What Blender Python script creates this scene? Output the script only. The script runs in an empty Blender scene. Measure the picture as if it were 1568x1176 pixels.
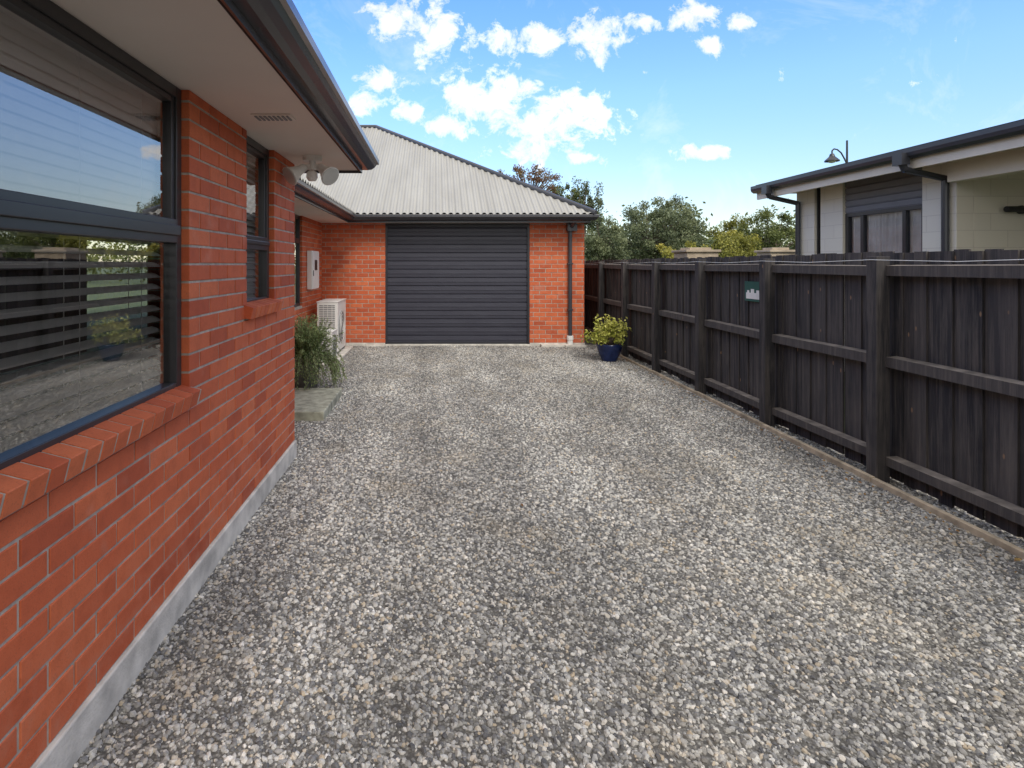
import bpy, bmesh, math, random
import numpy as np
from mathutils import Vector, Matrix
random.seed(7); rng=np.random.default_rng(7)
scene=bpy.context.scene
F=850.0;H=1.6;VX=667.0;HY=405.0
# ------------------------------------------------------------------ materials
def newmat(name):
    m=bpy.data.materials.new(name); m.use_nodes=True
    nt=m.node_tree; nt.nodes.clear()
    o=nt.nodes.new('ShaderNodeOutputMaterial'); b=nt.nodes.new('ShaderNodeBsdfPrincipled')
    nt.links.new(b.outputs[0],o.inputs[0]); return m,nt,b
def N(nt,t,**k):
    n=nt.nodes.new(t)
    for a,v in k.items(): setattr(n,a,v)
    return n
def noise(nt,scale,detail=3,rough=.55,vec=None):
    n=N(nt,'ShaderNodeTexNoise'); n.inputs['Scale'].default_value=scale; n.inputs['Detail'].default_value=detail; n.inputs['Roughness'].default_value=rough
    if vec is None:
        tc=N(nt,'ShaderNodeNewGeometry'); vec=tc.outputs['Position']
    nt.links.new(vec,n.inputs['Vector']); return n
def scaled(nt,s):
    g=N(nt,'ShaderNodeNewGeometry'); m=N(nt,'ShaderNodeVectorMath',operation='MULTIPLY'); nt.links.new(g.outputs['Position'],m.inputs[0]); m.inputs[1].default_value=s
    return m.outputs[0]
def ramp(nt,fac,stops):
    r=N(nt,'ShaderNodeValToRGB'); cr=r.color_ramp
    while len(cr.elements)<len(stops): cr.elements.new(.5)
    for e,(p,c) in zip(cr.elements,stops):
        e.position=p; e.color=(c[0],c[1],c[2],1) if not isinstance(c,(int,float)) else (c,c,c,1)
    nt.links.new(fac,r.inputs[0]); return r.outputs[0]
def mixc(nt,fac,a,b,mode='MIX'):
    m=N(nt,'ShaderNodeMix',data_type='RGBA',blend_type=mode)
    for s,v in ((0,fac),(6,a),(7,b)):
        if isinstance(v,(int,float)): m.inputs[s].default_value=v
        elif isinstance(v,tuple): m.inputs[s].default_value=(v[0],v[1],v[2],1)
        else: nt.links.new(v,m.inputs[s])
    return m.outputs[2]
def bump(nt,b,h,strength=.3,dist=.01):
    n=N(nt,'ShaderNodeBump'); n.inputs['Strength'].default_value=strength; n.inputs['Distance'].default_value=dist
    nt.links.new(h,n.inputs['Height']); nt.links.new(n.outputs[0],b.inputs['Normal'])
def attr(nt,name='rnd'):
    a=N(nt,'ShaderNodeAttribute'); a.attribute_name=name; return a.outputs['Fac']
def simple(name,col,rough=.6,metal=0,var=.12,nscale=6,bmp=0):
    m,nt,b=newmat(name)
    n=noise(nt,nscale,3)
    d=tuple(c*(1-var) for c in col); l=tuple(min(1,c*(1+var)) for c in col)
    c=ramp(nt,n.outputs[0],[(.3,d),(.7,l)])
    nt.links.new(c,b.inputs['Base Color']); b.inputs['Roughness'].default_value=rough; b.inputs['Metallic'].default_value=metal
    if bmp: bump(nt,b,noise(nt,nscale*12,2).outputs[0],bmp,.005)
    return m
def brickmat(name,c0,c1,c2):
    m,nt,b=newmat(name)
    c=ramp(nt,attr(nt),[(0,c0),(.5,c1),(1,c2)])
    n=noise(nt,14,4,.65); c=mixc(nt,.5,c,ramp(nt,n.outputs[0],[(.3,(.72,.70,.68)),(.5,(1,1,1)),(.72,(1.12,1.2,1.28))]),'MULTIPLY')
    w=noise(nt,3.0,3,.7); wf=ramp(nt,w.outputs[0],[(.60,0.),(.8,.25)]); c=mixc(nt,wf,c,(.70,.42,.32))
    sp=noise(nt,160,1); c=mixc(nt,ramp(nt,sp.outputs[0],[(.60,0.),(.72,.35)]),c,(.26,.07,.035))
    g=N(nt,'ShaderNodeNewGeometry'); s=N(nt,'ShaderNodeSeparateXYZ'); nt.links.new(g.outputs['Position'],s.inputs[0])
    lo=ramp(nt,s.outputs[2],[(.12,1.),(.55,0.)]); gm_=N(nt,'ShaderNodeMath',operation='MULTIPLY'); nt.links.new(lo,gm_.inputs[0]); nt.links.new(ramp(nt,n.outputs[0],[(.45,0.),(.7,.35)]),gm_.inputs[1])
    c=mixc(nt,gm_.outputs[0],c,(.34,.20,.14))
    nt.links.new(c,b.inputs['Base Color']); b.inputs['Roughness'].default_value=.75
    bump(nt,b,noise(nt,120,3,.7).outputs[0],.35,.004)
    return m
M_brick=brickmat('brick_orange',(.43,.080,.028),(.55,.115,.039),(.63,.155,.056))
M_mortar=simple('mortar',(.42,.37,.31),.95,var=.25,nscale=20,bmp=.3)
M_conc=simple('concrete',(.56,.53,.475),.9,var=.28,nscale=7,bmp=.5)
M_moss=simple('mossy_concrete',(.34,.335,.26),.95,var=.4,nscale=11,bmp=.5)
M_soffit=simple('soffit_paint',(.76,.69,.61),.7,var=.04,nscale=1.5)
M_sofedge=simple('soffit_edge_brown',(.30,.10,.05),.6)  # reddish-brown line along the soffit edge
M_char=simple('charcoal_steel',(.032,.033,.040),.32,var=.1,nscale=3)
M_gut=simple('gutter_steel',(.050,.052,.062),.25,var=.1,nscale=3)
M_gutl=simple('gutter_lip_highlight',(.38,.36,.35),.4,var=.05)  # pale colour paints in the sky reflection along the gutter edge
M_frame=simple('window_aluminium',(.038,.037,.040),.28,var=.1,nscale=4)
M_white=simple('white_enamel',(.80,.79,.75),.45,var=.04)
M_grille=simple('grille_grey',(.25,.25,.25),.6)
M_blind=simple('blind_slat',(.90,.88,.85),.5,var=.03)
M_int=simple('room_interior',(.06,.055,.05),.9)
M_pvc=simple('pvc_white',(.75,.75,.73),.5)
M_dark=simple('black_plastic',(.02,.02,.02),.5)
M_bluepot=simple('glazed_blue',(.012,.025,.095),.12,var=.3,nscale=12)
M_greypot=simple('grey_pot',(.12,.12,.11),.8,var=.3,nscale=12,bmp=.3)
M_soil=simple('soil',(.05,.035,.025),.95)
M_twig=simple('bark',(.12,.09,.07),.9,var=.3,nscale=12)
M_edge=simple('edging_timber',(.42,.34,.24),.9,var=.4,nscale=9,bmp=.4)
M_lens=simple('lamp_lens',(.55,.55,.52),.15)
M_cream=simple('cream_plaster',(.76,.69,.59),.85,var=.05,nscale=4,bmp=.15)
M_greyclad=simple('grey_cladding',(.19,.185,.20),.6,var=.05)
M_curtain=simple('curtain',(.74,.72,.69),.9)
M_green=simple('sign_green',(.02,.10,.08),.5)
M_stone=simple('pillar_stone',(.42,.34,.25),.9,var=.25,nscale=5,bmp=.3)
def roofmat():
    m,nt,b=newmat('corrugated_steel')
    n=noise(nt,.8,3,vec=scaled(nt,(3,.6,1))); c=ramp(nt,n.outputs[0],[(.3,(.31,.30,.275)),(.7,(.38,.37,.34))])
    nt.links.new(c,b.inputs['Base Color']); b.inputs['Roughness'].default_value=.5; return m
M_roof=roofmat()
def glassmat(name,tint=(.93,.93,.93),ior=2.1,add=.13):
    m=bpy.data.materials.new(name); m.use_nodes=True; nt=m.node_tree; nt.nodes.clear()
    o=N(nt,'ShaderNodeOutputMaterial'); t=N(nt,'ShaderNodeBsdfTransparent'); t.inputs[0].default_value=(*tint,1)
    g=N(nt,'ShaderNodeBsdfGlossy'); g.inputs['Roughness'].default_value=.0; g.inputs[0].default_value=(.97,.96,.96,1)
    nz=noise(nt,1.4,1); bp=N(nt,'ShaderNodeBump'); bp.inputs['Strength'].default_value=.05; bp.inputs['Distance'].default_value=.02
    nt.links.new(nz.outputs[0],bp.inputs['Height']); nt.links.new(bp.outputs[0],g.inputs['Normal'])
    f=N(nt,'ShaderNodeFresnel'); f.inputs[0].default_value=ior
    a=N(nt,'ShaderNodeMath',operation='ADD',use_clamp=True); a.inputs[1].default_value=add; nt.links.new(f.outputs[0],a.inputs[0])
    x=N(nt,'ShaderNodeMixShader'); nt.links.new(a.outputs[0],x.inputs[0]); nt.links.new(t.outputs[0],x.inputs[1]); nt.links.new(g.outputs[0],x.inputs[2]); nt.links.new(x.outputs[0],o.inputs[0]); return m
M_glass=glassmat('window_glass')
M_glass2=glassmat('clear_window_glass',ior=1.3,add=.03)
def doormat():
    m,nt,b=newmat('garage_door_paint')
    n=noise(nt,2,3,vec=scaled(nt,(1,1,6))); c=ramp(nt,n.outputs[0],[(.3,(.038,.038,.054)),(.7,(.048,.049,.066))])
    nt.links.new(c,b.inputs['Base Color']); b.inputs['Roughness'].default_value=.4; return m
M_door=doormat()
def fencemat():
    m,nt,b=newmat('stained_timber')
    c=ramp(nt,attr(nt),[(0,(.016,.015,.018)),(.5,(.028,.026,.029)),(1,(.058,.051,.050))])
    n=noise(nt,1,5,.75,vec=scaled(nt,(34,34,1.5)))
    c=mixc(nt,ramp(nt,n.outputs[0],[(.45,0.),(.72,.75)]),c,(.14,.12,.105))
    n2=noise(nt,1,3,.6,vec=scaled(nt,(3,3,2.2))); c=mixc(nt,ramp(nt,n2.outputs[0],[(.52,0.),(.75,.45)]),c,(.10,.085,.075))
    k=N(nt,'ShaderNodeTexVoronoi'); nt.links.new(scaled(nt,(4,8,3.4)),k.inputs['Vector']); k.inputs['Scale'].default_value=1.2
    c=mixc(nt,ramp(nt,k.outputs['Distance'],[(.05,.9),(.09,0.)]),c,(.27,.16,.09))
    nt.links.new(c,b.inputs['Base Color']); b.inputs['Roughness'].default_value=.8
    bump(nt,b,n.outputs[0],.5,.006); return m
M_fence=fencemat()
M_rail=simple('rail_weathered',(.20,.17,.145),.85,var=.5,nscale=9,bmp=.4)
def leafmat(name,stops,trans=.25):
    m,nt,b=newmat(name)
    c=ramp(nt,attr(nt),stops); nt.links.new(c,b.inputs['Base Color']); b.inputs['Roughness'].default_value=.6
    if trans:
        o=[n for n in nt.nodes if n.type=='OUTPUT_MATERIAL'][0]
        t=N(nt,'ShaderNodeBsdfTranslucent'); nt.links.new(c,t.inputs[0]); x=N(nt,'ShaderNodeMixShader'); x.inputs[0].default_value=trans
        nt.links.new(b.outputs[0],x.inputs[1]); nt.links.new(t.outputs[0],x.inputs[2]); nt.links.new(x.outputs[0],o.inputs[0])
    return m
L_gum=leafmat('leaf_grey_green',[(0,(.045,.06,.025)),(.5,(.13,.16,.075)),(1,(.28,.30,.15))])
L_yel=leafmat('leaf_yellow_green',[(0,(.10,.11,.02)),(.5,(.30,.29,.05)),(1,(.50,.42,.08))])
L_dark=leafmat('leaf_dark',[(0,(.035,.05,.018)),(.5,(.10,.13,.035)),(1,(.20,.22,.06))])
L_red=leafmat('leaf_red',[(0,(.10,.05,.03)),(.5,(.20,.11,.06)),(1,(.24,.21,.09))])
L_var=leafmat('leaf_variegated',[(0,(.09,.14,.02)),(.5,(.38,.39,.06)),(1,(.70,.66,.2))])
L_ros=leafmat('leaf_rosemary',[(0,(.04,.065,.02)),(.5,(.16,.22,.075)),(1,(.36,.42,.19))])
L_fall=leafmat('leaf_fallen',[(0,(.20,.09,.03)),(.5,(.33,.2,.06)),(1,(.4,.33,.12))],0)
# ------------------------------------------------------------------ mesh builder
class MB:
    def __init__(s): s.v=[];s.f=[];s.m=[];s.r=[]
    def add(s,vs,fs,m=0,r=None):
        k=len(s.v); s.v+=[tuple(v) for v in vs]; r=random.random() if r is None else r
        for f in fs: s.f.append(tuple(i+k for i in f)); s.m.append(m); s.r.append(r)
    def box(s,x0,x1,y0,y1,z0,z1,m=0,r=None):
        s.add([(x0,y0,z0),(x1,y0,z0),(x1,y1,z0),(x0,y1,z0),(x0,y0,z1),(x1,y0,z1),(x1,y1,z1),(x0,y1,z1)],
              [(0,3,2,1),(4,5,6,7),(0,1,5,4),(1,2,6,5),(2,3,7,6),(3,0,4,7)],m,r)
    def fbox(s,O,U,W,Nn,u0,u1,w0,w1,n0,n1,m=0,r=None,ch=0):
        O=Vector(O);U=Vector(U);W=Vector(W);Nn=Vector(Nn)
        P=lambda u,w,n:O+U*u+W*w+Nn*n
        if ch:
            vs=[P(u0,w0,n0),P(u1,w0,n0),P(u1,w1,n0),P(u0,w1,n0),P(u0,w0,n1-ch),P(u1,w0,n1-ch),P(u1,w1,n1-ch),P(u0,w1,n1-ch),
                P(u0+ch,w0+ch,n1),P(u1-ch,w0+ch,n1),P(u1-ch,w1-ch,n1),P(u0+ch,w1-ch,n1)]
            fs=[(8,9,10,11),(0,1,5,4),(1,2,6,5),(2,3,7,6),(3,0,4,7),(4,5,9,8),(5,6,10,9),(6,7,11,10),(7,4,8,11)]
        else:
            vs=[P(u0,w0,n0),P(u1,w0,n0),P(u1,w1,n0),P(u0,w1,n0),P(u0,w0,n1),P(u1,w0,n1),P(u1,w1,n1),P(u0,w1,n1)]
            fs=[(0,3,2,1),(4,5,6,7),(0,1,5,4),(1,2,6,5),(2,3,7,6),(3,0,4,7)]
        if U.cross(W).dot(Nn)<0: fs=[tuple(reversed(f)) for f in fs]
        s.add(vs,fs,m,r)
    def cyl(s,p0,p1,r0,r1=None,n=12,m=0,r=None,caps=True):
        p0=Vector(p0);p1=Vector(p1); r1=r0 if r1 is None else r1
        d=(p1-p0).normalized(); a=d.orthogonal().normalized(); b=d.cross(a)
        vs=[];fs=[]
        for p,rr in ((p0,r0),(p1,r1)):
            for i in range(n):
                t=2*math.pi*i/n; vs.append(p+a*math.cos(t)*rr+b*math.sin(t)*rr)
        for i in range(n): fs.append((i,(i+1)%n,n+(i+1)%n,n+i))
        if caps: fs.append(tuple(range(n-1,-1,-1))); fs.append(tuple(range(n,2*n)))
        s.add(vs,fs,m,r)
    def lathe(s,c,prof,n=28,m=0):
        vs=[];fs=[]
        for (r,z) in prof:
            for i in range(n):
                t=2*math.pi*i/n; vs.append((c[0]+r*math.cos(t),c[1]+r*math.sin(t),c[2]+z))
        for j in range(len(prof)-1):
            for i in range(n): fs.append((j*n+i,j*n+(i+1)%n,(j+1)*n+(i+1)%n,(j+1)*n+i))
        s.add(vs,fs,m,.5)
    def sweep(s,prof,path,z,m=0,mats=None):
        pts=[Vector((p[0],p[1])) for p in path]; L=[]
        for i,p in enumerate(pts):
            ns=[]
            if i>0: d=(pts[i]-pts[i-1]).normalized(); ns.append(Vector((d.y,-d.x)))
            if i<len(pts)-1: d=(pts[i+1]-pts[i]).normalized(); ns.append(Vector((d.y,-d.x)))
            if len(ns)==2: mm=(ns[0]+ns[1]); mm=mm/(1+ns[0].dot(ns[1]))
            else: mm=ns[0]
            L.append([(p.x+mm.x*o,p.y+mm.y*o,z+h) for o,h in prof])
        k=len(prof)
        for i in range(len(L)-1):
            for j in range(k-1):
                s.add([L[i][j],L[i+1][j],L[i+1][j+1],L[i][j+1]],[(0,1,2,3)],mats[j] if mats else m,.5)
        for e in (L[0],L[-1]): s.add(e,[tuple(range(k))],m,.5)
    def finish(s,name,mats,parent=None,bevel=0,smooth=False):
        me=bpy.data.meshes.new(name); me.from_pydata(s.v,[],s.f); me.update()
        for mt in mats: me.materials.append(mt)
        me.polygons.foreach_set('material_index',s.m)
        a=me.attributes.new('rnd','FLOAT','FACE'); a.data.foreach_set('value',s.r)
        if smooth: me.polygons.foreach_set('use_smooth',[True]*len(s.f))
        ob=bpy.data.objects.new(name,me); scene.collection.objects.link(ob)
        if bevel:
            bm=ob.modifiers.new('bev','BEVEL'); bm.width=bevel; bm.segments=2; bm.limit_method='ANGLE'; bm.angle_limit=math.radians(40)
        if parent: ob.parent=parent
        return ob
def empty(name):
    e=bpy.data.objects.new(name,None); scene.collection.objects.link(e); return e
def leafmesh(name,P,size,r,mat,parent=None,aspect=.5,D=None,bend=.15):
    n=len(P); P=np.asarray(P,float); size=np.broadcast_to(np.asarray(size,float),(n,))
    if D is None: D=rng.normal(size=(n,3))
    D=D/np.linalg.norm(D,axis=1,keepdims=True)
    Q=rng.normal(size=(n,3)); S=np.cross(D,Q); S/=np.linalg.norm(S,axis=1,keepdims=True)+1e-9; Nn=np.cross(D,S)
    sz=size[:,None]
    v=np.empty((n,4,3)); v[:,0]=P-D*sz*.5; v[:,2]=P+D*sz*.5+Nn*sz*bend; v[:,1]=P+S*sz*aspect*.5; v[:,3]=P-S*sz*aspect*.5
    me=bpy.data.meshes.new(name); me.vertices.add(4*n); me.vertices.foreach_set('co',v.ravel())
    me.loops.add(4*n); me.loops.foreach_set('vertex_index',np.arange(4*n,dtype=np.int32))
    me.polygons.add(n); me.polygons.foreach_set('loop_start',np.arange(0,4*n,4,dtype=np.int32))
    try: me.polygons.foreach_set('loop_total',np.full(n,4,dtype=np.int32))
    except Exception: pass
    me.update(calc_edges=True); me.validate()
    a=me.attributes.new('rnd','FLOAT','FACE'); a.data.foreach_set('value',np.clip(r,0,1).astype(np.float32))
    me.materials.append(mat); ob=bpy.data.objects.new(name,me); scene.collection.objects.link(ob)
    if parent: ob.parent=parent
    return ob
# ------------------------------------------------------------------ brick wall
def brickwall(mb,O,U,Nn,u0,u1,z0,z1,openings=(),pitch=.086,bl=.24):
    W=(0,0,1)
    us=sorted({u0,u1,*[a for o in openings for a in o[:2] if u0<a<u1]}); zs=sorted({z0,z1,*[a for o in openings for a in o[2:] if z0<a<z1]})
    for i in range(len(us)-1):
        for j in range(len(zs)-1):
            uc=(us[i]+us[i+1])/2; zc=(zs[j]+zs[j+1])/2
            if any(o[0]<uc<o[1] and o[2]<zc<o[3] for o in openings): continue
            e0=.005 if (us[i]==u0 or any(abs(us[i]-o[1])<1e-6 and o[2]<zc<o[3] for o in openings)) else 0
            e1=.005 if (us[i+1]==u1 or any(abs(us[i+1]-o[0])<1e-6 and o[2]<zc<o[3] for o in openings)) else 0
            mb.fbox(O,U,W,Nn,us[i]+e0,us[i+1]-e1,zs[j],zs[j+1],-.11,-.005,1,.5)
    row=0; z=z0
    while z<z1-.02:
        za,zb=z+.0058,min(z+pitch-.0058,z1)
        off=(row%2)*bl/2
        k=math.floor((u0-off)/bl)-1; zc=(za+zb)/2
        ops=[o for o in openings if o[2]-.01<zc<o[3]+.01]
        edges=[u0,u1]+[e for o in ops for e in o[:2]]
        segs=[]
        u=off+k*bl
        while u<u1:
            a,b=u+.0058,u+bl-.0058
            for e in edges:
                if abs(a-e)<.012: a=e
                if abs(b-e)<.012: b=e
            a,b=max(a,u0),min(b,u1)
            if b-a>.025:
                parts=[(a,b)]
                for o in ops:
                    np_=[]
                    for (p,q) in parts:
                        if q<=o[0] or p>=o[1]: np_.append((p,q)); continue
                        if p<o[0]: np_.append((p,o[0]))
                        if q>o[1]: np_.append((o[1],q))
                    parts=np_
                segs+= [p for p in parts if p[1]-p[0]>.02]
            u+=bl
        for a,b in segs:
            j=random.uniform(-.0012,.0012)
            mb.fbox(O,U,W,Nn,a,b,za+random.uniform(-.001,.001),zb,-.10,j,0,min(1,max(0,random.gauss(.5,.27))),ch=.002)
        z+=pitch; row+=1
def window(par,O,U,Nn,u0,u1,z0,z1,trans=None,mull=(),setback=.05,name='window',bt=.05,inner=True,glass=None):
    fb=MB(); W=(0,0,1); n0,n1=-setback-.05,-setback+.012
    fb.fbox(O,U,W,Nn,u0,u0+bt,z0,z1,n0,n1); fb.fbox(O,U,W,Nn,u1-bt,u1,z0,z1,n0,n1)
    fb.fbox(O,U,W,Nn,u0+bt,u1-bt,z1-bt,z1,n0,n1-.001); fb.fbox(O,U,W,Nn,u0+bt,u1-bt,z0,z0+bt,n0,n1-.001)
    cells_z=[(z0+bt,z1-bt)]
    if trans:
        ta,tb=trans; fb.fbox(O,U,W,Nn,u0+bt,u1-bt,ta,tb,n0,n1+.006)
        fb.fbox(O,U,W,Nn,u0+bt,u1-bt,ta+.035,tb-.03,n1+.006,n1+.02)
        cells_z=[(z0+bt,ta),(tb,z1-bt)]
        a,b=cells_z[1]; q=.028
        fb.fbox(O,U,W,Nn,u0+bt,u0+bt+q,a,b,n0+.005,n1-.01); fb.fbox(O,U,W,Nn,u1-bt-q,u1-bt,a,b,n0+.005,n1-.01)
        fb.fbox(O,U,W,Nn,u0+bt+q,u1-bt-q,b-q,b,n0+.005,n1-.011)
    for mu in mull: fb.fbox(O,U,W,Nn,mu-bt/2,mu+bt/2,z0+bt,z1-bt,n0+.002,n1-.003)
    fb.finish(name+'_frame',[M_frame],par,bevel=.003)
    gb=MB(); Ov=Vector(O);Uv=Vector(U);Nv=Vector(Nn)
    for a,b in cells_z:
        vs=[Ov+Uv*u+Vector(W)*z+Nv*(-setback-.02) for u,z in ((u0+bt,a),(u1-bt,a),(u1-bt,b),(u0+bt,b))]
        f=(0,1,2,3)
        if Uv.cross(Vector(W)).dot(Nv)<0: f=(3,2,1,0)
        gb.add(vs,[f])
    gb.finish(name+'_glass',[glass or M_glass],par)
    if inner:
        ib=MB(); ib.fbox(O,U,W,Nn,u0-.3,u1+.3,z0-.4,z1+.2,-1.6,-1.55); ib.finish(name+'_room',[M_int],par)
def blinds(par,X,y0,y1,z0,z1,zsplit,name='venetian_blind',lo=26,hi=74):
    b=MB(); z=z0
    while z<z1:
        t=math.radians(lo if z<zsplit else hi); w=.026
        for k in range(3):
            a0=-w+2*w*k/3; a1=-w+2*w*(k+1)/3
            c=lambda a: .004*(1-(a/w)**2)
            p=[(X+a0*math.cos(t),z-a0*math.sin(t)+c(a0)),(X+a1*math.cos(t),z-a1*math.sin(t)+c(a1))]
            b.add([(p[0][0],y0,p[0][1]),(p[1][0],y0,p[1][1]),(p[1][0],y1,p[1][1]),(p[0][0],y1,p[0][1])],[(0,1,2,3)],0,.5)
        z+=.050 if z<zsplit else .043
    yy=y0+.15
    while yy<y1:
        for dx in (-.028,.029): b.cyl((X+dx,yy,z0),(X+dx,yy,z1),.0015,n=4)
        yy+=.42
    b.box(X-.03,X+.03,y0,y1,z1,z1+.04); b.finish(name,[M_blind],par)
def sill(mb,O,U,Nn,u0,u1,ztop,proj=.05):
    u=u0; c=math.cos(math.radians(14)); sn=math.sin(math.radians(14))
    Nv=Vector(Nn); A=(Nv*c+Vector((0,0,-sn))); B=(Nv*sn+Vector((0,0,c)))
    Oc=Vector(O)+Nv*proj
    while u<u1-.02:
        b=min(u+.075,u1)
        o=Oc+Vector((0,0,ztop))
        mb.fbox(o,U,B,A,u,b,-.076,0,-.15,random.uniform(-.002,.001),0,min(1,max(0,random.gauss(.7,.25))),ch=.003)
        u+=.086
    mb.fbox(Oc+Vector((0,0,ztop)),U,B,A,u0+.002,u1-.004,-.072,-.003,-.148,-.004,1,.5)
# ================================================================== BRICK HOUSE
house=empty('brick_house')
GY=10.9
wb=MB()
OL=(-1.17,0,0); WT=2.43
w1=(.55,2.64,1.0,3); w2=(3.44,4.03,1.32,3)
brickwall(wb,OL,(0,1,0),(1,0,0),-4,4.61,.14,WT,[w1,w2])
brickwall(wb,(0,4.61,0),(1,0,0),(0,1,0),-2.34,-1.28,.14,WT)
OR=(-2.23,0,0); w3=(7.7,9.29,.91,3)
brickwall(wb,OR,(0,1,0),(1,0,0),4.5,GY,.10,WT,[w3])
door=(-.987,1.846,-.5,3)
brickwall(wb,(0,GY,0),(1,0,0),(0,-1,0),-2.34,2.92,.06,WT,[door])
brickwall(wb,(2.92,0,0),(0,1,0),(1,0,0),GY+.11,19.3,.06,WT)
sill(wb,OL,(0,1,0),(1,0,0),.50,2.66,1.005,.055)
sill(wb,OL,(0,1,0),(1,0,0),3.40,4.10,1.335,.055)
wb.finish('brick_walls',[M_brick,M_mortar],house)
pb=MB()
pb.box(-1.30,-1.155,-4,4.62,-.3,.14); pb.box(-2.4,-2.22,4.5,GY,-.3,.10)
pb.box(-2.34,-.99,GY-.012,GY+.12,-.3,.06); pb.box(1.85,2.93,GY-.012,GY+.12,-.3,.06); pb.box(2.6,2.935,GY+.12,19.3,-.3,.06)
pb.box(-.99,1.85,GY-.02,GY+.35,-.3,.035)
for (x0,x1,y) in ((2.05,2.5,GY-.16),(2.5,2.9,GY-.24)): pb.box(x0,x1,y,GY-.013,-.1,.045)
pb.box(-1.35,-.99,GY-.10,GY-.013,-.1,.035)
pb.finish('concrete_plinth',[M_conc],house,bevel=.006)
window(house,OL,(0,1,0),(1,0,0),.55,2.64,1.0,2.43,trans=(1.70,1.81),name='bedroom_window')
window(house,OL,(0,1,0),(1,0,0),3.44,4.03,1.32,2.43,trans=(1.70,1.79),name='side_window')
window(house,OR,(0,1,0),(1,0,0),7.7,9.29,.91,2.43,trans=(1.95,2.03),name='recess_window')
blinds(house,-1.305,.58,2.60,1.05,2.36,1.72)
blinds(house,-1.305,3.46,4.01,1.37,2.36,1.3,'venetian_blind_small',hi=45)
sb=MB()
sb.box(-11,-.652,-8,4.93,2.432,2.45); sb.box(-11,-1.637,4.93,GY-.37,2.414,2.43); sb.box(-11,2.938,GY-.368,19.4,2.413,2.43)
sb.box(-.674,-.653,-8,4.90,2.422,2.431,1)
sb.finish('soffit',[M_soffit,M_sofedge],house)
g=MB()
prof=[(0,-.015),(0,.02),(.045,.02),(.075,.03),(.10,.055),(.115,.08),(.135,.085),(.135,.125),(.122,.13),(.118,.12),(.10,.09),(.06,.045),(.012,.04),(.012,.14),(-.02,.15),(-.02,-.015)]
mats=[0]*15; mats[5]=1; mats[7]=1; mats[8]=1
g.sweep(prof,[(-.65,-8),(-.65,4.93),(-11,4.93)],2.425,0,mats)
g.sweep(prof,[(-1.635,4.95),(-1.635,GY-.37),(2.94,GY-.37),(2.94,19.5)],2.41,0,mats)
g.finish('gutter_and_fascia',[M_gut,M_gutl],house)
rb=MB(); T=.597
def corr(O,U,V,L,dlo,dhi,per=.125,amp=.019,ns=8):
    O=Vector(O);U=Vector(U);V=Vector(V); n=int(L/per*ns); prev=None
    for i in range(n+1):
        u=L*i/n; a,b=dlo(u),dhi(u)
        if b-a<.001: cur=None
        else:
            ph=math.sin(2*math.pi*u/per); o=amp*max(-.85,min(.85,ph*1.25))
            cur=(O+U*u+V*a+Vector((0,0,T*a+o)),O+U*u+V*b+Vector((0,0,T*b+o)))
        if prev and cur: rb.add([prev[0],cur[0],cur[1],prev[1]],[(0,1,2,3)],0,.5)
        prev=cur
RZ=2.557
corr((-6.12,10.4,RZ),(1,0,0),(0,1,0),9.12,lambda u:max(0,-1.5-(-6.12+u)),lambda u:min(4.62,3-(-6.12+u)))
corr((3,10.4,RZ),(0,1,0),(-1,0,0),9.24,lambda u:0,lambda u:min(u,9.24-u))
corr((3,19.64,RZ),(-1,0,0),(0,-1,0),9.12,lambda u:0,lambda u:min(4.62,u))
corr((-1.5,3,RZ),(0,1,0),(-1,0,0),12.02,lambda u:max(0,3+u-10.4),lambda u:4.62)
corr((-.60,-8,RZ-.03),(0,1,0),(-1,0,0),12.95,lambda u:0,lambda u:min(5.12,12.95-u))
corr((-10.9,4.95,RZ-.03),(1,0,0),(0,-1,0),10.3,lambda u:0,lambda u:min(u,10.3-u))
corr((-10.9,4.95,RZ-.03),(0,-1,0),(1,0,0),12.95,lambda u:0,lambda u:min(5.15,u))
corr((-10.74,19.64,RZ),(0,-1,0),(1,0,0),16,lambda u:0,lambda u:4.62)
def cap(p,q): rb.cyl(Vector(p)+Vector((0,0,.01)),Vector(q)+Vector((0,0,.01)),.055,n=10,m=1)
ap=(-1.62,15.02,RZ+4.62*T)
cap((3,10.4,RZ),ap); cap((3,19.64,RZ),ap); cap(ap,(-6.12,15.02,ap[2])); cap((-6.12,15.02,ap[2]),(-6.12,3,ap[2]))
cap((-.62,4.93,RZ-.02),(-5.72,-.17,RZ-.03+5.1*T)); cap((-5.72,-.17,RZ-.03+5.12*T),(-5.72,-8,RZ-.03+5.12*T))
rb.finish('corrugated_roof',[M_roof,M_gut],house)
# garage door
db=MB(); z=.04; y=GY+.07; x0,x1=-.965,1.825
zs=[]
while z<2.36:
    zs+=[(z,0),(z+.010,.018),(z+.066,.020),(z+.072,.026),(z+.086,.026),(z+.092,.019),(z+.148,.017),(z+.158,0)]; z+=.163
for (a,oa),(b_,ob_) in zip(zs[:-1],zs[1:]):
    db.add([(x0,y-oa,a),(x1,y-oa,a),(x1,y-ob_,b_),(x0,y-ob_,b_)],[(0,1,2,3)],0,.5)
db.box(x0,x1,y+.001,y+.03,.04,2.43,0)
db.box(x0-.03,x0+.02,y-.06,y+.05,.035,2.43,1); db.box(x1-.02,x1+.03,y-.06,y+.05,.035,2.43,1)
db.box(x0,x1,y-.035,y-.026,.036,.075,1); db.box(x0+.02,x1-.02,y-.055,y-.02,2.35,2.43,1)
db.finish('garage_door',[M_door,M_char],house)
dp=MB(); x=2.63
dp.cyl((x,GY-.05,.2),(x,GY-.05,2.28),.038,n=16); dp.cyl((x,GY-.05,2.28),(x+.02,GY-.3,2.43),.038,n=16)
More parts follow.
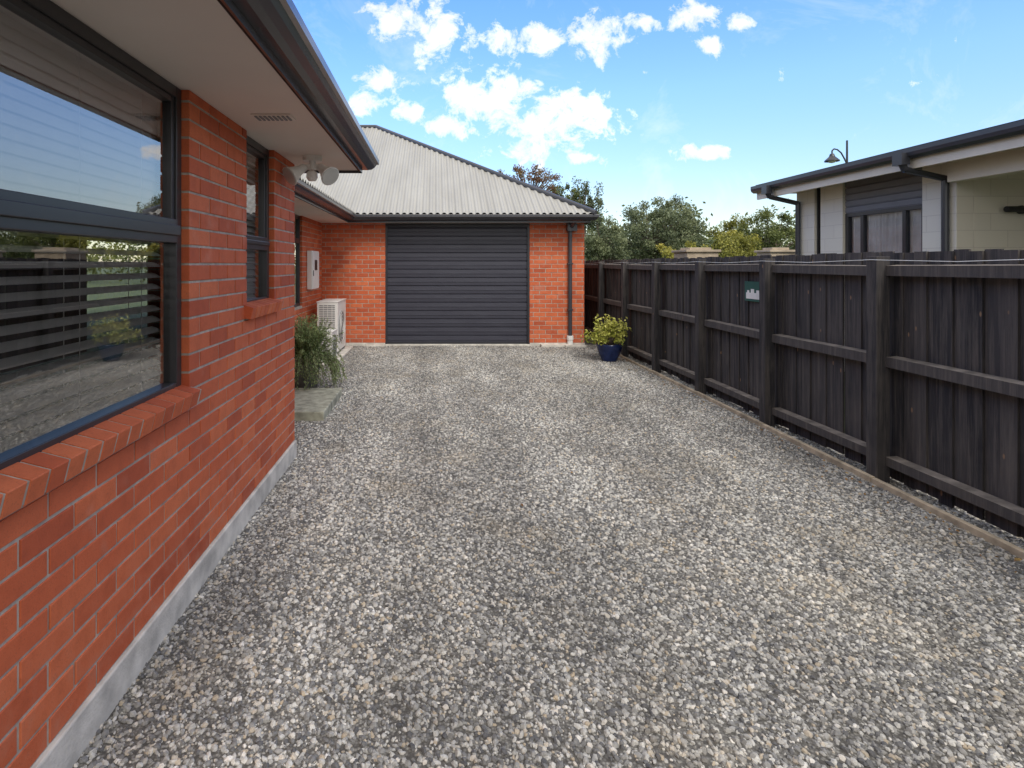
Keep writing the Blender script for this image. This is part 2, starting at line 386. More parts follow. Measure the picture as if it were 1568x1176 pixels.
dp.box(x-.07,x+.11,GY-.16,GY-.012,2.25,2.40)
for zz in (.7,1.6): dp.box(x-.05,x+.05,GY-.095,GY-.0,zz,zz+.03)
dp.cyl((x,GY-.05,-.1),(x,GY-.05,.20),.055,n=16,m=1); dp.cyl((x,GY-.05,.13),(x,GY-.05,.21),.064,n=16,m=1)
dp.finish('downpipe',[M_gut,M_pvc],house)
v=MB(); v.box(-1.02,-.80,3.06,3.18,2.424,2.431,0)
for i in range(8): v.box(-1.005+i*.025,-.992+i*.025,3.075,3.165,2.418,2.4235,1)
v.finish('soffit_vent',[M_soffit,M_grille],house,bevel=.001)
mbx=MB(); mbx.box(-2.222,-2.14,9.6,10.17,1.17,1.84,0); mbx.box(-2.14,-2.13,9.62,10.15,1.19,1.82,0); mbx.box(-2.13,-2.125,9.78,9.98,1.5,1.68,1); mbx.box(-2.13,-2.12,9.66,9.68,1.4,1.5,1)
mbx.finish('electricity_meter_box',[M_white,M_dark],None,bevel=.005)
# twin floodlight
fl=MB(); cx,cy,cz=-.95,4.28,2.43
fl.cyl((cx,cy,cz+.002),(cx,cy,cz-.035),.075,n=20); fl.cyl((cx,cy,cz-.03),(cx,cy,cz-.10),.025,n=10)
for sx in (-1,1):
    j=Vector((cx+sx*.06,cy,cz-.08)); fl.cyl((cx,cy,cz-.07),j,.018,n=8)
    d=Vector((sx*.62,-.55,-.55)).normalized()
    prof_=[(0,.03),(.06,.038),(.10,.055),(.15,.078)]
    for (a,ra),(b_,rb_) in zip(prof_[:-1],prof_[1:]): fl.cyl(j+d*a,j+d*b_,ra,rb_,n=18)
    fl.cyl(j+d*.151,j+d*.156,.072,.070,n=18,m=1)
fl.lathe((cx,cy-.01,cz-.19),[(0,0),(.03,.004),(.045,.03),(.04,.07),(0,.09)],16)
fl.finish('twin_floodlight',[M_white,M_lens])
# heat pump
hp=MB(); X0,X1,Y0,Y1=-2.06,-1.70,9.65,10.5
hp.box(X0,X1,Y0,Y1,.08,.94,0)
for zz in np.arange(.14,.90,.032): hp.box(X0+.035,X1-.05,Y0-.006,Y0-.001,zz,zz+.017,1)
for i in range(4): hp.box(X0+.03+.075*i,X0+.038+.075*i,Y0-.010,Y0-.006,.12,.9,0)
hp.cyl((X1,10.0,.5),(X1+.012,10.0,.5),.27,n=32,m=1)
for r_ in (.08,.14,.2,.26): 
    for k in range(24):
        a=2*math.pi*k/24;b_=2*math.pi*(k+1)/24
        hp.cyl((X1+.02,10+r_*math.cos(a),.5+r_*math.sin(a)),(X1+.02,10+r_*math.cos(b_),.5+r_*math.sin(b_)),.004,n=4)
hp.box(X0,X1,Y0+.1,Y0+.16,-.02,.08,1); hp.box(X0,X1,Y1-.16,Y1-.1,-.02,.08,1)
hp.box(X0-.01,X1+.01,Y0-.01,Y1+.01,.94,.955,0)
hp.finish('heat_pump_outdoor_unit',[M_white,M_grille],None,bevel=.004)
gb=MB(); a0,a1=-1.93,-1.64; b0,b1=8.80,9.25
gb.box(a0,a1,b0,b1,.06,.52,0); gb.box(a0-.008,a1+.008,b0-.008,b1+.008,.52,.532,0)
for zz in np.arange(.12,.48,.03): gb.box(a0+.03,a1-.06,b0-.006,b0-.001,zz,zz+.014,1)
gb.cyl((a1,(b0+b1)/2,.29),(a1+.01,(b0+b1)/2,.29),.16,n=24,m=1)
for yy in (b0+.06,b1-.1): gb.box(a0,a1,yy,yy+.04,-.02,.06,1)
gb.finish('heat_pump_outdoor_unit',[M_white,M_grille],None,bevel=.005)
pad=MB(); pad.box(-2.2,-1.58,8.7,10.65,-.1,.035); pad.finish('equipment_pad',[M_conc],None,bevel=.01)
st=MB(); st.box(-2.2,-1.14,5.67,6.78,-.1,.095); st.finish('concrete_step',[M_moss],None,bevel=.012)
# ------------------------------------------------------------------ potted plants
def pot(par,c,prof,mat,rs,zs_):
    p=MB(); p.lathe(c,prof,32); p.finish('pot',[mat],par,smooth=True)
    s=MB(); s.lathe(c,[(0,zs_+.02),(rs*.6,zs_+.015),(rs,zs_)],20); s.finish('soil',[M_soil],par)
pr=empty('potted_rosemary'); c=(-1.66,7.04,0)
pot(pr,c,[(0,0),(.14,0),(.15,.02),(.19,.3),(.215,.40),(.215,.43),(.195,.43),(.18,.36)],M_greypot,.185,.39)
P=[];D=[];R=[];tw=MB()
for i in range(300):
    a=random.uniform(0,2*math.pi); out=random.uniform(.03,1)
    trail=random.random()<.30
    if trail: a=random.uniform(-1.7,.6)
    p=Vector((c[0]+.13*math.cos(a)*out,c[1]+.13*math.sin(a)*out,.42)); up=random.uniform(.2,.7) if trail else random.uniform(.8,2.4)
    d=Vector((math.cos(a)*out*.9,math.sin(a)*out*.9,up)).normalized(); L=random.uniform(.38,.60) if trail else random.uniform(.24,.54); droop=random.uniform(4.5,8) if trail else random.uniform(.3,2.2)
    sh=random.random(); q=p.copy()
    for k in range(16):
        q2=q+d*(L/16); tw.cyl(q,q2,.002,n=3,caps=False); q=q2
        d=(d+Vector((0,0,-droop*.03))).normalized()
        for _ in range(4):
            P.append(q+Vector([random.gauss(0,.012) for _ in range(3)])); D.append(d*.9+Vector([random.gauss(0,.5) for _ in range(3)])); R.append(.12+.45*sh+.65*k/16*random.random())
tw.finish('stems',[M_twig],pr)
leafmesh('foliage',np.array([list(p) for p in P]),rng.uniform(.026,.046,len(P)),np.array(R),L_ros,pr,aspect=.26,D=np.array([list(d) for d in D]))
ps=empty('potted_shrub'); c=(2.88,9.2,0)
pot(ps,c,[(0,0),(.12,0),(.125,.03),(.17,.12),(.20,.23),(.215,.27),(.215,.29),(.19,.29),(.17,.22)],M_bluepot,.18,.25)
tw=MB();P=[];R=[]
for i in range(52):
    a=random.uniform(0,6.28);e=random.uniform(.1,1.45); L=random.uniform(.24,.54)
    d=Vector((math.cos(a)*math.cos(e)*.85,math.sin(a)*math.cos(e)*.85,math.sin(e)*.95)); tip=Vector(c)+Vector((0,0,.28))+d*L
    tw.cyl(Vector(c)+Vector((0,0,.25)),tip,.006,.002,n=5); sh=random.random()
    for _ in range(28):
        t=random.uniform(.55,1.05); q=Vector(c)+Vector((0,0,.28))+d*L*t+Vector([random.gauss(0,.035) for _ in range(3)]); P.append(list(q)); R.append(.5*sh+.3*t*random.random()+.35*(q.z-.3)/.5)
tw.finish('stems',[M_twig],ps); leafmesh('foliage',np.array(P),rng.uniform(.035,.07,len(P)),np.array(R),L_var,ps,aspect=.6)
# ================================================================== FENCE
fence=empty('paling_fence')
fb=MB(); yy=-6.0; i=0
while yy<20:
    w=random.uniform(.092,.104); xo=3.375+(i%2)*.012+random.uniform(-.002,.002)
    top=1.69+random.uniform(-.010,.010); lean=random.uniform(-.004,.004); r=min(1,max(0,random.gauss(.5,.3)))
    x0,x1=xo,xo+.016; zb=.014+random.uniform(-.01,.014)
    fb.add([(x0,yy,zb),(x1,yy,zb),(x1,yy+w,zb),(x0,yy+w,zb),(x0,yy+lean,top),(x1,yy+lean,top),(x1,yy+w+lean,top),(x0,yy+w+lean,top)],
       [(0,3,2,1),(4,5,6,7),(0,1,5,4),(1,2,6,5),(2,3,7,6),(3,0,4,7)],0,r)
    yy+=w+random.uniform(-.003,.004); i+=1
fb.finish('palings',[M_fence],fence)
posts=[4.06+1.375*k for k in range(-7,12)]
pb=MB(); rl=MB()
for k,py in enumerate(posts):
    pb.box(3.225,3.325,py,py+.1,-.3,1.665+random.uniform(-.01,.01),0,random.random()*.6)
    if k<len(posts)-1:
        q=posts[k+1]
        for z0,z1 in ((1.52,1.60),(.845,.925),(.13,.20)):
            s0,s1=random.uniform(-.008,.008),random.uniform(-.008,.008)
            a,b_=py+.1,q
            vs=[(3.292,a,z0+s0),(3.373,a,z0+s0),(3.373,b_,z0+s1),(3.292,b_,z0+s1),(3.292,a,z1+s0-.006),(3.373,a,z1+s0),(3.373,b_,z1+s1),(3.292,b_,z1+s1-.006)]
            rl.add(vs,[(0,3,2,1),(0,1,5,4),(1,2,6,5),(2,3,7,6)],0,.7); rl.add(vs,[(3,0,4,7)],0,.95); rl.add(vs,[(4,5,6,7)],1,.6)
pb.finish('posts',[M_fence],fence,bevel=.004); rl.finish('rails',[M_fence,M_rail],fence)
wr=MB(); pts=[]
for k,py in enumerate(posts):
    pts.append((3.219,py+.05,1.635)); 
    if k<len(posts)-1: pts.append((3.219,py+.05+.69,1.618))
for a,b_ in zip(pts[:-1],pts[1:]): wr.cyl(a,b_,.0022,n=5,caps=False)
wr.finish('line_wire',[M_pvc],fence)
ed=MB()
for k in range(len(posts)-1): ed.box(3.182,3.220,posts[k]+.003,posts[k+1]-.003,-.1,.042+random.uniform(-.008,.008))
ed.finish('timber_edging',[M_edge],None,bevel=.004)
sg=MB(); sg.box(3.352,3.358,5.70,6.02,1.21,1.42,0)
sg.box(3.350,3.3515,5.72,5.99,1.235,1.30,1)
for a,b_,c0,c1 in ((5.75,5.80,1.30,1.33),(5.84,5.9,1.3,1.34),(5.93,5.97,1.3,1.325)): sg.box(3.350,3.3515,a,b_,c0,c1,1)
sg.finish('fence_sign',[M_green,M_pvc])
n=200; P=np.stack([3.15-np.abs(rng.normal(0,.12,n)),rng.uniform(2,10.5,n),np.full(n,.020)],1)
P2=np.stack([rng.uniform(-1,3.1,34),rng.uniform(1.5,10,34),np.full(34,.022)],1); P=np.concatenate([P,P2])
DD=rng.normal(size=(len(P),3)); DD[:,2]*=.15
leafmesh('fallen_leaves',P,rng.uniform(.012,.028,len(P)),rng.random(len(P))*.7,L_fall,None,aspect=.7,D=DD)
# ================================================================== GROUND + GRAVEL
def patches(nt,c):
    big=noise(nt,1.0,3,.62,vec=scaled(nt,(1.2,.55,1))); c=mixc(nt,.8,c,ramp(nt,big.outputs[0],[(.34,(.66,.65,.64)),(.48,(.93,.92,.91)),(.64,(1.28,1.27,1.25))]),'MULTIPLY')
    tr=noise(nt,1.0,1,.5,vec=scaled(nt,(1.5,.10,1))); c=mixc(nt,.8,c,ramp(nt,tr.outputs[0],[(.36,(.80,.79,.78)),(.64,(1.18,1.18,1.17))]),'MULTIPLY')
    return c
def gravel_sheet_mat():
    m,nt,b=newmat('gravel_base')
    v=N(nt,'ShaderNodeTexVoronoi'); v.inputs['Scale'].default_value=100; g=N(nt,'ShaderNodeNewGeometry'); nt.links.new(g.outputs['Position'],v.inputs['Vector'])
    sep=N(nt,'ShaderNodeSeparateColor'); nt.links.new(v.outputs['Color'],sep.inputs[0])
    c=ramp(nt,sep.outputs[0],[(0,(.07,.066,.06)),(.5,(.16,.152,.138)),(1,(.34,.33,.30))])
    c=mixc(nt,ramp(nt,v.outputs['Distance'],[(.25,0.),(.7,.7)]),c,(.055,.05,.044)); c=patches(nt,c)
    nt.links.new(c,b.inputs['Base Color']); b.inputs['Roughness'].default_value=.95
    return m
def stone_mat():
    m,nt,b=newmat('gravel_stone')
    oi=N(nt,'ShaderNodeObjectInfo')
    c=ramp(nt,oi.outputs['Random'],[(0,(.085,.085,.09)),(.2,(.17,.168,.168)),(.42,(.29,.285,.275)),(.64,(.41,.402,.384)),(.82,(.55,.54,.51)),(.91,(.40,.33,.24)),(1,(.72,.70,.67))])
    c=patches(nt,c)
    dn=noise(nt,1.7,3,.6); c=mixc(nt,ramp(nt,dn.outputs[0],[(.54,0.),(.72,.34)]),c,(.36,.30,.21))
    s=noise(nt,170,1); c=mixc(nt,.5,c,ramp(nt,s.outputs[0],[(.3,(.62,.62,.62)),(.7,(1.15,1.15,1.15))]),'MULTIPLY')
    nt.links.new(c,b.inputs['Base Color']); b.inputs['Roughness'].default_value=.8; return m
M_gs=gravel_sheet_mat(); M_st=stone_mat()
xs=np.concatenate([[-2.22,-1.72,-1.2],np.linspace(-.9,3.3,15),[3.40,3.9]]); ys=np.linspace(-1,11,41)
vs=[(x,y,.004+.005*math.sin(x*2.1+1)*math.sin(y*1.3)) for y in ys for x in xs]; nx=len(xs)
fs=[]
for j in range(len(ys)-1):
    for i in range(nx-1):
        if xs[i+1]<=-1.19 and ys[j+1]<4.7: continue
        fs.append((j*nx+i,j*nx+i+1,(j+1)*nx+i+1,(j+1)*nx+i))
me=bpy.data.meshes.new('gravel_driveway'); me.from_pydata(vs,[],fs); me.update(); me.materials.append(M_gs)
at=me.attributes.new('dens','FLOAT','POINT'); at.data.foreach_set('value',[ (0 if v_[0]>3.45 else 1)*(6000 if v_[1]<4.6 and v_[1]>1.2 else (4000 if v_[1]>0 else 1200)) for v_ in vs])
drive=bpy.data.objects.new('gravel_driveway',me); scene.collection.objects.link(drive)
ex=MB(); ex.box(-1.2,3.9,-9,-1.001,-.01,.004); ex.box(2.93,3.9,11.001,19,-.01,.004); ex.finish('gravel_extension',[M_gs],drive)
stones=bpy.data.collections.new('gravel_stones')
for k in range(7):
    bm=bmesh.new(); bmesh.ops.create_icosphere(bm,subdivisions=2 if k<2 else 1,radius=1)
    sx,sy,sz=random.uniform(.85,1.35),random.uniform(.65,1.0),random.uniform(.5,.85)
    pl=[(Vector([random.gauss(0,1) for _ in range(3)]).normalized(),random.uniform(.6,.88)) for _ in range(9)]
    for v_ in bm.verts:
        for nn,dd in pl:
            t=v_.co.dot(nn)
            if t>dd: v_.co-=nn*(t-dd)
        v_.co=Vector((v_.co.x*sx,v_.co.y*sy,v_.co.z*sz))
    me=bpy.data.meshes.new('stone_%d'%k); bm.to_mesh(me); bm.free(); me.materials.append(M_st)
    stones.objects.link(bpy.data.objects.new('stone_%d'%k,me))
ng=bpy.data.node_groups.new('scatter','GeometryNodeTree')
ng.interface.new_socket('Geometry',in_out='INPUT',socket_type='NodeSocketGeometry'); ng.interface.new_socket('Geometry',in_out='OUTPUT',socket_type='NodeSocketGeometry')
A=lambda t:ng.nodes.new(t); LK=ng.links.new
gi=A('NodeGroupInput');go=A('NodeGroupOutput'); di=A('GeometryNodeDistributePointsOnFaces'); ins=A('GeometryNodeInstanceOnPoints'); ci=A('GeometryNodeCollectionInfo'); jo=A('GeometryNodeJoinGeometry')
na=A('GeometryNodeInputNamedAttribute'); na.data_type='FLOAT'; na.inputs['Name'].default_value='dens'; LK(na.outputs['Attribute'],di.inputs['Density'])
ci.inputs['Collection'].default_value=stones; ci.inputs['Separate Children'].default_value=True; ci.inputs['Reset Children'].default_value=True
rv=A('FunctionNodeRandomValue'); rv.data_type='FLOAT_VECTOR'; rv.inputs[0].default_value=(-.6,-.6,0); rv.inputs[1].default_value=(.6,.6,6.283)
rs=A('FunctionNodeRandomValue'); rs.data_type='FLOAT'; rs.inputs[2].default_value=0; rs.inputs[3].default_value=1
pw=A('ShaderNodeMath'); pw.operation='POWER'; pw.inputs[1].default_value=2.2; LK(rs.outputs[1],pw.inputs[0])
ma=A('ShaderNodeMath'); ma.operation='MULTIPLY_ADD'; ma.inputs[1].default_value=.0102; ma.inputs[2].default_value=.0056; LK(pw.outputs[0],ma.inputs[0])
LK(gi.outputs[0],di.inputs['Mesh']); LK(di.outputs['Points'],ins.inputs['Points']); LK(ci.outputs[0],ins.inputs['Instance']); ins.inputs['Pick Instance'].default_value=True
LK(rv.outputs[0],ins.inputs['Rotation']); LK(ma.outputs[0],ins.inputs['Scale']); LK(gi.outputs[0],jo.inputs[0]); LK(ins.outputs[0],jo.inputs[0]); LK(jo.outputs[0],go.inputs[0])
md=drive.modifiers.new('gravel','NODES'); md.node_group=ng
def grassmat():
    m,nt,b=newmat('grass'); n=noise(nt,3,4,.7); c=ramp(nt,n.outputs[0],[(.3,(.035,.055,.015)),(.7,(.10,.13,.04))]); nt.links.new(c,b.inputs['Base Color']); b.inputs['Roughness'].default_value=.95; return m
gr=MB(); gr.add([(-700,-700,-.014),(700,-700,-.014),(700,900,-.014),(-700,900,-.014)],[(0,1,2,3)]); gr.finish('ground',[grassmat()])
# ================================================================== NEIGHBOUR
def blockmat():
    m,nt,b=newmat('painted_blockwork'); br=N(nt,'ShaderNodeTexBrick'); g=N(nt,'ShaderNodeNewGeometry'); s=N(nt,'ShaderNodeSeparateXYZ'); nt.links.new(g.outputs['Position'],s.inputs[0])
    ad=N(nt,'ShaderNodeMath',operation='ADD'); nt.links.new(s.outputs[0],ad.inputs[0]); nt.links.new(s.outputs[1],ad.inputs[1])
    cb=N(nt,'ShaderNodeCombineXYZ'); nt.links.new(ad.outputs[0],cb.inputs[0]); nt.links.new(s.outputs[2],cb.inputs[1]); nt.links.new(cb.outputs[0],br.inputs['Vector'])
    br.inputs['Scale'].default_value=1; br.inputs['Brick Width'].default_value=.4; br.inputs['Row Height'].default_value=.2; br.inputs['Mortar Size'].default_value=.005
    br.inputs['Color1'].default_value=(.78,.72,.62,1); br.inputs['Color2'].default_value=(.75,.69,.60,1); br.inputs['Mortar'].default_value=(.66,.60,.52,1)
    nt.links.new(br.outputs[0],b.inputs['Base Color']); b.inputs['Roughness'].default_value=.85
    inv=N(nt,'ShaderNodeMath',operation='SUBTRACT'); inv.inputs[0].default_value=1; nt.links.new(br.outputs['Fac'],inv.inputs[1]); bump(nt,b,inv.outputs[0],.4,.008); return m
nb=empty('neighbouring_house'); NX=6.1
w=MB(); 
def wy(y0,y1,z0,z1,m=0,x0=NX,x1=NX+.2): w.box(x0,x1,y0,y1,z0,z1,m)
wy(8.32,8.80,0,2.84,1); wy(8.94,9.38,0,2.84,1); wy(8.80,8.94,0,.6,1); wy(6.5,6.96,0,2.84,1); wy(6.96,8.32,0,.9,1)
w.box(NX+.2,12,6.5,6.7,0,2.84,1); w.box(NX+.2,12,9.2,9.38,0,2.84,1)
w.box(NX-.12,NX+.02,-3,6.49,2.56,2.84); w.box(NX-.1,NX+.1,-3,-2.8,0,2.56)
w.box(NX+2.4,NX+2.6,-3,6.5,0,2.84,1)
w.finish('walls',[M_cream,blockmat()],nb,bevel=.004)
w=MB(); z=2.36
while z<2.83: w.box(NX+.05,NX+.1,6.96,8.32,z,min(z+.09,2.84)); w.box(NX+.040,NX+.05,6.96,8.32,z+.014,min(z+.085,2.835)); z+=.095
w.finish('grey_cladding',[M_greyclad],nb)
window(nb,(NX,0,0),(0,1,0),(-1,0,0),6.96,8.32,.9,2.36,mull=(7.28,8.0),name='neighbour_window',inner=False,bt=.055,glass=M_glass2)
window(nb,(NX,0,0),(0,1,0),(-1,0,0),8.80,8.94,.6,2.84,name='neighbour_slot_window',inner=False,bt=.025,glass=M_glass2)
w=MB(); pr_=None
for i in range(181):
    y=6.9+i*.008; x=NX+.13+.02*math.sin(i*.9)+.008*math.sin(i*.37)
    if pr_: w.add([(pr_[0],pr_[1],.9),(x,y,.9),(x,y,2.36),(pr_[0],pr_[1],2.36)],[(0,1,2,3)],0,.5)
    pr_=(x,y)
w.finish('curtains',[M_curtain],nb)
w=MB(); w.box(5.66,12,-3.2,9.8,2.85,2.87,1)
np_=[(0,0),(.05,0),(.09,.03),(.10,.07),(.10,.12),(.09,.12),(.08,.08),(.01,.03),(.01,.15),(-.02,.15),(-.02,0)]
w.sweep([(-o,h) for o,h in np_],[(5.66,-3.2),(5.66,9.8)],2.85,0)
tp=math.tan(math.radians(8)); w.add([(5.62,-3.25,2.99),(12.3,-3.25,2.99+6.68*tp),(12.3,9.75,2.99+6.68*tp),(5.62,9.75,2.99)],[(0,1,2,3)],2)
w.add([(5.62,9.75,2.99),(12.3,9.75,2.99+6.68*tp),(12.3,9.75,2.87),(5.62,9.75,2.87)],[(0,1,2,3)],0)
w.add([(5.62,-3.25,2.99),(12.3,-3.25,2.99+6.68*tp),(12.3,-3.25,2.87),(5.62,-3.25,2.87)],[(3,2,1,0)],0)
w.box(5.665,5.70,-3.2,9.79,2.74,2.849,1)
w.finish('eaves_and_roof',[M_gut,M_cream,M_char],nb)
w=MB()
for y in (9.3,6.62):
    w.box(5.50,5.60,y-.07,y+.07,2.78,2.92)
    w.cyl((5.56,y,2.80),(5.60,y,2.72),.038,n=12); w.cyl((5.60,y,2.73),(NX-.05,y-.03,2.62),.038,n=12); w.cyl((NX-.05,y-.03,2.64),(NX-.05,y-.03,0),.038,n=12)
w.finish('downpipes',[M_gut],nb)
w=MB(); w.cyl((6.84,6.5,2.24),(6.84,6.47,2.24),.05,n=18); w.cyl((6.84,6.47,2.24),(6.84,6.43,2.24),.015,n=8)
w.cyl((6.60,6.42,2.24),(6.80,6.42,2.24),.035,n=18); w.cyl((6.80,6.42,2.24),(6.92,6.42,2.235),.042,.05,n=18); w.cyl((6.595,6.42,2.24),(6.60,6.42,2.24),.028,n=12)
w.finish('wall_lamp',[M_dark],None,bevel=.003)
for x,y,s in ((5.62,12,.33),(7.35,12,.26)):
    w=MB(); w.box(x-s,x+s,y-s,y+s,-.1,1.86)
    w.box(x-s-.04,x+s+.04,y-s-.04,y+s+.04,1.86,1.91); w.box(x-s*.7,x+s*.7,y-s*.7,y+s*.7,1.91,1.96); w.finish('masonry_pillar',[M_stone],None,bevel=.01)
# street lamp
w=MB(); Y=25.0; k=Y/F; q=lambda x,y:Vector(((x-VX)*k,Y,1.6+(HY-y)*k))
w.cyl(q(1297,405+1.6/k),q(1297,290),.10,.07,n=14); w.cyl(q(1297,290),q(1297,215),.055,.04,n=12)
pts=[q(*p) for p in ((1297,252),(1293,243),(1288,234),(1282,229),(1277,228),(1274,231),(1274,235))]
for a,b_ in zip(pts[:-1],pts[1:]): w.cyl(a,b_,.032,n=8)
e=pts[-1]; w.lathe((e[0],Y,e[2]-.36),[(.30,0),(.29,.05),(.20,.14),(.12,.22),(.08,.34),(0,.38)],20); w.lathe((e[0],Y,e[2]-.44),[(0,0),(.12,.03),(.16,.09)],14,m=1)
w.finish('street_lamp',[M_char,M_lens])
# ================================================================== TREES
def tree(name,x,y,h,rx,rz,mat,nl,nclump,leaf,base=None,clr=.28,spiky=False,shadebias=0,box=0):
    e=empty(name); t=MB(); cz=h-rz; c=Vector((x,y,cz)); base=cz-rz*.6 if base is None else base
    top=Vector((x+random.uniform(-.2,.2)*rx,y,cz)); t.cyl((x,y,-.05),(x,y,base),.03*h,.022*h,n=10); t.cyl((x,y,base),top,.022*h,.01*h,n=8)
    P=[];R=[]
    for i in range(nclump):
        v=Vector([random.gauss(0,1) for _ in range(3)]).normalized()*random.uniform(.15,1)**.5
        if box: v=Vector((random.uniform(-1,1),random.uniform(-1,1),random.uniform(-.6,.9)-.3*random.random()))
        lump=1+.22*math.sin(3*math.atan2(v.y,v.x)+i%3)
        q=c+Vector((v.x*rx*lump,v.y*rx,v.z*rz))
        if spiky: q.z=cz+v.z*rz*random.uniform(.7,1.2)
        s=Vector((x,y,base+(cz-base)*random.uniform(.2,1)))
        mid=(s+q)/2+Vector((0,0,-.08*rz)); t.cyl(s,mid,.007*h,.005*h,n=5,caps=False); t.cyl(mid,q,.005*h,.002*h,n=5,caps=False)
        m_=nl//nclump; cr=rx*clr*random.uniform(.5,1.4)
        g=rng.normal(size=(m_,3)); g/=np.linalg.norm(g,axis=1,keepdims=True); g*=rng.uniform(.1,1.15,(m_,1))**.75*cr; g[:,2]*=(1.7 if spiky else .85)
        P.append(g+np.array(q)); sh=random.uniform(-.22,.22)+shadebias
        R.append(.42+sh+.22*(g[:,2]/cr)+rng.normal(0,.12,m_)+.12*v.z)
    t.finish('trunk_and_limbs',[M_twig],e)
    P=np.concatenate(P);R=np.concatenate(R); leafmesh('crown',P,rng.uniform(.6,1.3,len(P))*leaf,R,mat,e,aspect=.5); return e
def T_(name,x0,x1,ytop,Y,mat,nl,nc,leaf,**kw):
    k=Y/F; rx=(x1-x0)/2*k; X=((x0+x1)/2-VX)*k; h=1.6+(HY-ytop)*k; rz=kw.pop('rz',h*.42); return tree(name,X,Y,h,rx,rz,mat,nl,nc,leaf,**kw)
T_('eucalyptus_tree',928,1072,306,34,L_gum,20000,110,.15,clr=.20)
T_('eucalyptus_tree',990,1076,298,37,L_gum,11000,60,.15,clr=.25,shadebias=.1)
T_('cherry_tree',772,848,246,27,L_red,6500,95,.11,clr=.20,rz=1.6,box=1)
T_('poplar_tree',838,884,280,30,L_dark,7500,66,.12,clr=.24,spiky=True,rz=1.5,box=1)
T_('poplar_tree',868,918,274,31,L_gum,7500,66,.12,clr=.24,spiky=True,rz=1.6,shadebias=-.15,box=1)
T_('birch_tree',1090,1150,332,36,L_yel,8000,56,.15,clr=.28,shadebias=-.15)
T_('broadleaf_tree',1135,1225,321,33,L_dark,13000,64,.15,clr=.26,shadebias=.2)
T_('golden_shrub',1072,1180,354,26,L_yel,11000,60,.11,clr=.24,shadebias=-.1)
T_('golden_shrub',1000,1078,364,24,L_yel,8000,40,.10,clr=.28)
T_('broadleaf_tree',888,962,322,24,L_gum,14000,60,.10,clr=.26,shadebias=.05)
P=[];R=[]
for i in range(160):
    Y=random.uniform(45,75); X=random.uniform(-45,75) if i<95 else random.uniform(8,48); h=random.uniform(3.4,7.0); r=random.uniform(1.5,3.2); n_=360
    g=rng.normal(size=(n_,3)); g/=np.linalg.norm(g,axis=1,keepdims=True); g*=rng.uniform(.3,1,(n_,1))**.5; lump=1+.25*np.sin(g[:,:1]*6+i)+.2*np.cos(g[:,1:2]*8+g[:,2:3]*5)
    g=g*lump*np.array([r,r,h*.5]); P.append(g+np.array([X,Y,h*.5])); R.append(.45+random.uniform(-.2,.4)+.2*g[:,2]/h+rng.normal(0,.12,n_))
P=np.concatenate(P);R=np.concatenate(R); leafmesh('distant_tree_line',P,rng.uniform(.25,.5,len(P)),R,L_dark,None,aspect=.6)
# ================================================================== SKY
SUN=Vector((.18,-.66,.75)).normalized(); el=math.asin(SUN.z); az=math.atan2(SUN.x,SUN.y)
world=bpy.data.worlds.new('World'); scene.world=world; world.use_nodes=True; nt=world.node_tree; nt.nodes.clear()
wo=N(nt,'ShaderNodeOutputWorld'); bg=N(nt,'ShaderNodeBackground'); nt.links.new(bg.outputs[0],wo.inputs[0]); bg.inputs[1].default_value=.15
sky=N(nt,'ShaderNodeTexSky'); sky.sky_type='NISHITA'; sky.sun_disc=False; sky.sun_elevation=el; sky.sun_rotation=az; sky.ozone_density=1.5; sky.air_density=1.0; sky.dust_density=.6
tc=N(nt,'ShaderNodeTexCoord'); gen=tc.outputs['Generated']
sp=N(nt,'ShaderNodeSeparateXYZ'); nt.links.new(gen,sp.inputs[0])
def MATH(op,a,b=None,clamp=False):
    m=N(nt,'ShaderNodeMath',operation=op,use_clamp=clamp)
    for i,v_ in enumerate((a,b)):
        if v_ is None: continue
        if isinstance(v_,(int,float)): m.inputs[i].default_value=v_
        else: nt.links.new(v_,m.inputs[i])
    return m.outputs[0]
yc=MATH('MAXIMUM',sp.outputs[1],.05)
cb=N(nt,'ShaderNodeCombineXYZ'); nt.links.new(MATH('DIVIDE',sp.outputs[0],yc),cb.inputs[0]); nt.links.new(MATH('DIVIDE',sp.outputs[2],yc),cb.inputs[1]); uv=cb.outputs[0]
blobs=[(745,150,95,48),(862,182,90,48),(798,236,50,24),(690,192,50,22),(655,38,48,54),(748,62,62,24),(836,58,36,26),(912,56,50,36),(600,28,46,32),(632,172,44,16),(1062,22,42,24),(1132,36,20,16),(1092,68,22,16),(590,122,34,20),(1078,232,42,12),(905,242,36,12),(985,32,30,16),(560,160,45,20)]
acc=None
for (x,y,rx,ry) in blobs:
    s=N(nt,'ShaderNodeVectorMath',operation='SUBTRACT'); nt.links.new(uv,s.inputs[0]); s.inputs[1].default_value=((x-VX)/F,(HY-y)/F,0)
    d=N(nt,'ShaderNodeVectorMath',operation='MULTIPLY'); nt.links.new(s.outputs[0],d.inputs[0]); d.inputs[1].default_value=(F/rx,F/ry,0)
    l=N(nt,'ShaderNodeVectorMath',operation='LENGTH'); nt.links.new(d.outputs[0],l.inputs[0])
    q=MATH('SUBTRACT',1,l.outputs['Value'])
    acc=q if acc is None else MATH('MAXIMUM',acc,q)
front=MATH('GREATER_THAN',sp.outputs[1],.1)
acc=MATH('MAXIMUM',acc,-.8)
nz=noise(nt,19,7,.68,vec=uv); nz.inputs['Distortion'].default_value=.3; n2=MATH('MULTIPLY',MATH('SUBTRACT',nz.outputs[0],.5),4.6)
mA=MATH('ADD',acc,n2); rA=ramp(nt,mA,[(.02,0.),(.36,.5),(.95,1.)]); rA=MATH('MULTIPLY',rA,front)
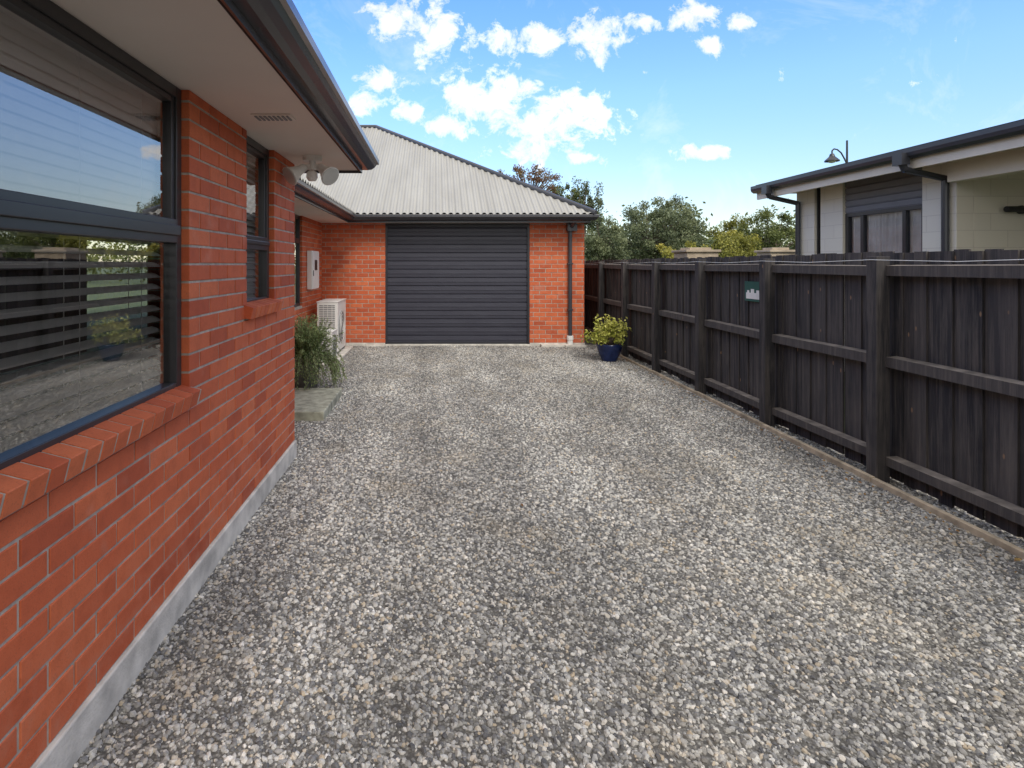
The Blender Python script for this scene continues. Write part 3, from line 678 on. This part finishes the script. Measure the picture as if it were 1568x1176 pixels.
wsp=noise(nt,3,6,.7,vec=uv); wsp.inputs['Distortion'].default_value=1.2
hz=MATH('MULTIPLY',ramp(nt,wsp.outputs[0],[(.50,0.),(.75,.30)]),front)
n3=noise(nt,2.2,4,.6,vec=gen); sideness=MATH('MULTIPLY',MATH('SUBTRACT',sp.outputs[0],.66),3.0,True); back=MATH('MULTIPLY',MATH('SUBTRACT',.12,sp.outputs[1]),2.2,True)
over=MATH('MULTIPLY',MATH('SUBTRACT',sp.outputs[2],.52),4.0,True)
cov=MATH('MAXIMUM',MATH('MAXIMUM',sideness,back),over); gB=MATH('ADD',MATH('MULTIPLY',cov,.42),n3.outputs[0]); rB=MATH('MULTIPLY',ramp(nt,gB,[(.60,0.),(.76,1.)]),cov)  # unseen cloud overhead and behind, added to whiten and brighten the ambient light
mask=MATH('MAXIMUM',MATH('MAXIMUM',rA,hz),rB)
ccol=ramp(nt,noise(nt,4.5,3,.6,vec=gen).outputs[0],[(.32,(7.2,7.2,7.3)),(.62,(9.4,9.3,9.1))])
tint=ramp(nt,sp.outputs[2],[(0.,(.46,.44,.42)),(.10,(.48,.48,.48)),(.28,(.49,.61,.78)),(.46,(.41,.62,1.0))])
sk2=mixc(nt,1.0,sky.outputs[0],tint,'MULTIPLY'); skc=mixc(nt,1.0,sk2,(2.7,2.7,2.7),'MULTIPLY')
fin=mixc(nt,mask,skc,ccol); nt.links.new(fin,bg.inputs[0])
sl=bpy.data.lights.new('sun','SUN'); sl.energy=2.3; sl.angle=math.radians(22); sl.color=(1,.955,.89); so=bpy.data.objects.new('sun',sl); scene.collection.objects.link(so)
so.rotation_euler=(-SUN).to_track_quat('-Z','Y').to_euler(); so.location=SUN*50
# ================================================================== CAMERA
cam=bpy.data.cameras.new('camera'); co=bpy.data.objects.new('camera',cam); scene.collection.objects.link(co); scene.camera=co
co.location=(0,0,H); co.rotation_euler=(math.radians(90),0,0); cam.sensor_width=36; cam.lens=F/1568*36; cam.shift_x=(784-VX)/1568; cam.shift_y=-(588-HY)/1568; cam.clip_start=.05; cam.clip_end=3000
scene.view_settings.view_transform='Standard'; scene.view_settings.look='None'; scene.view_settings.exposure=0
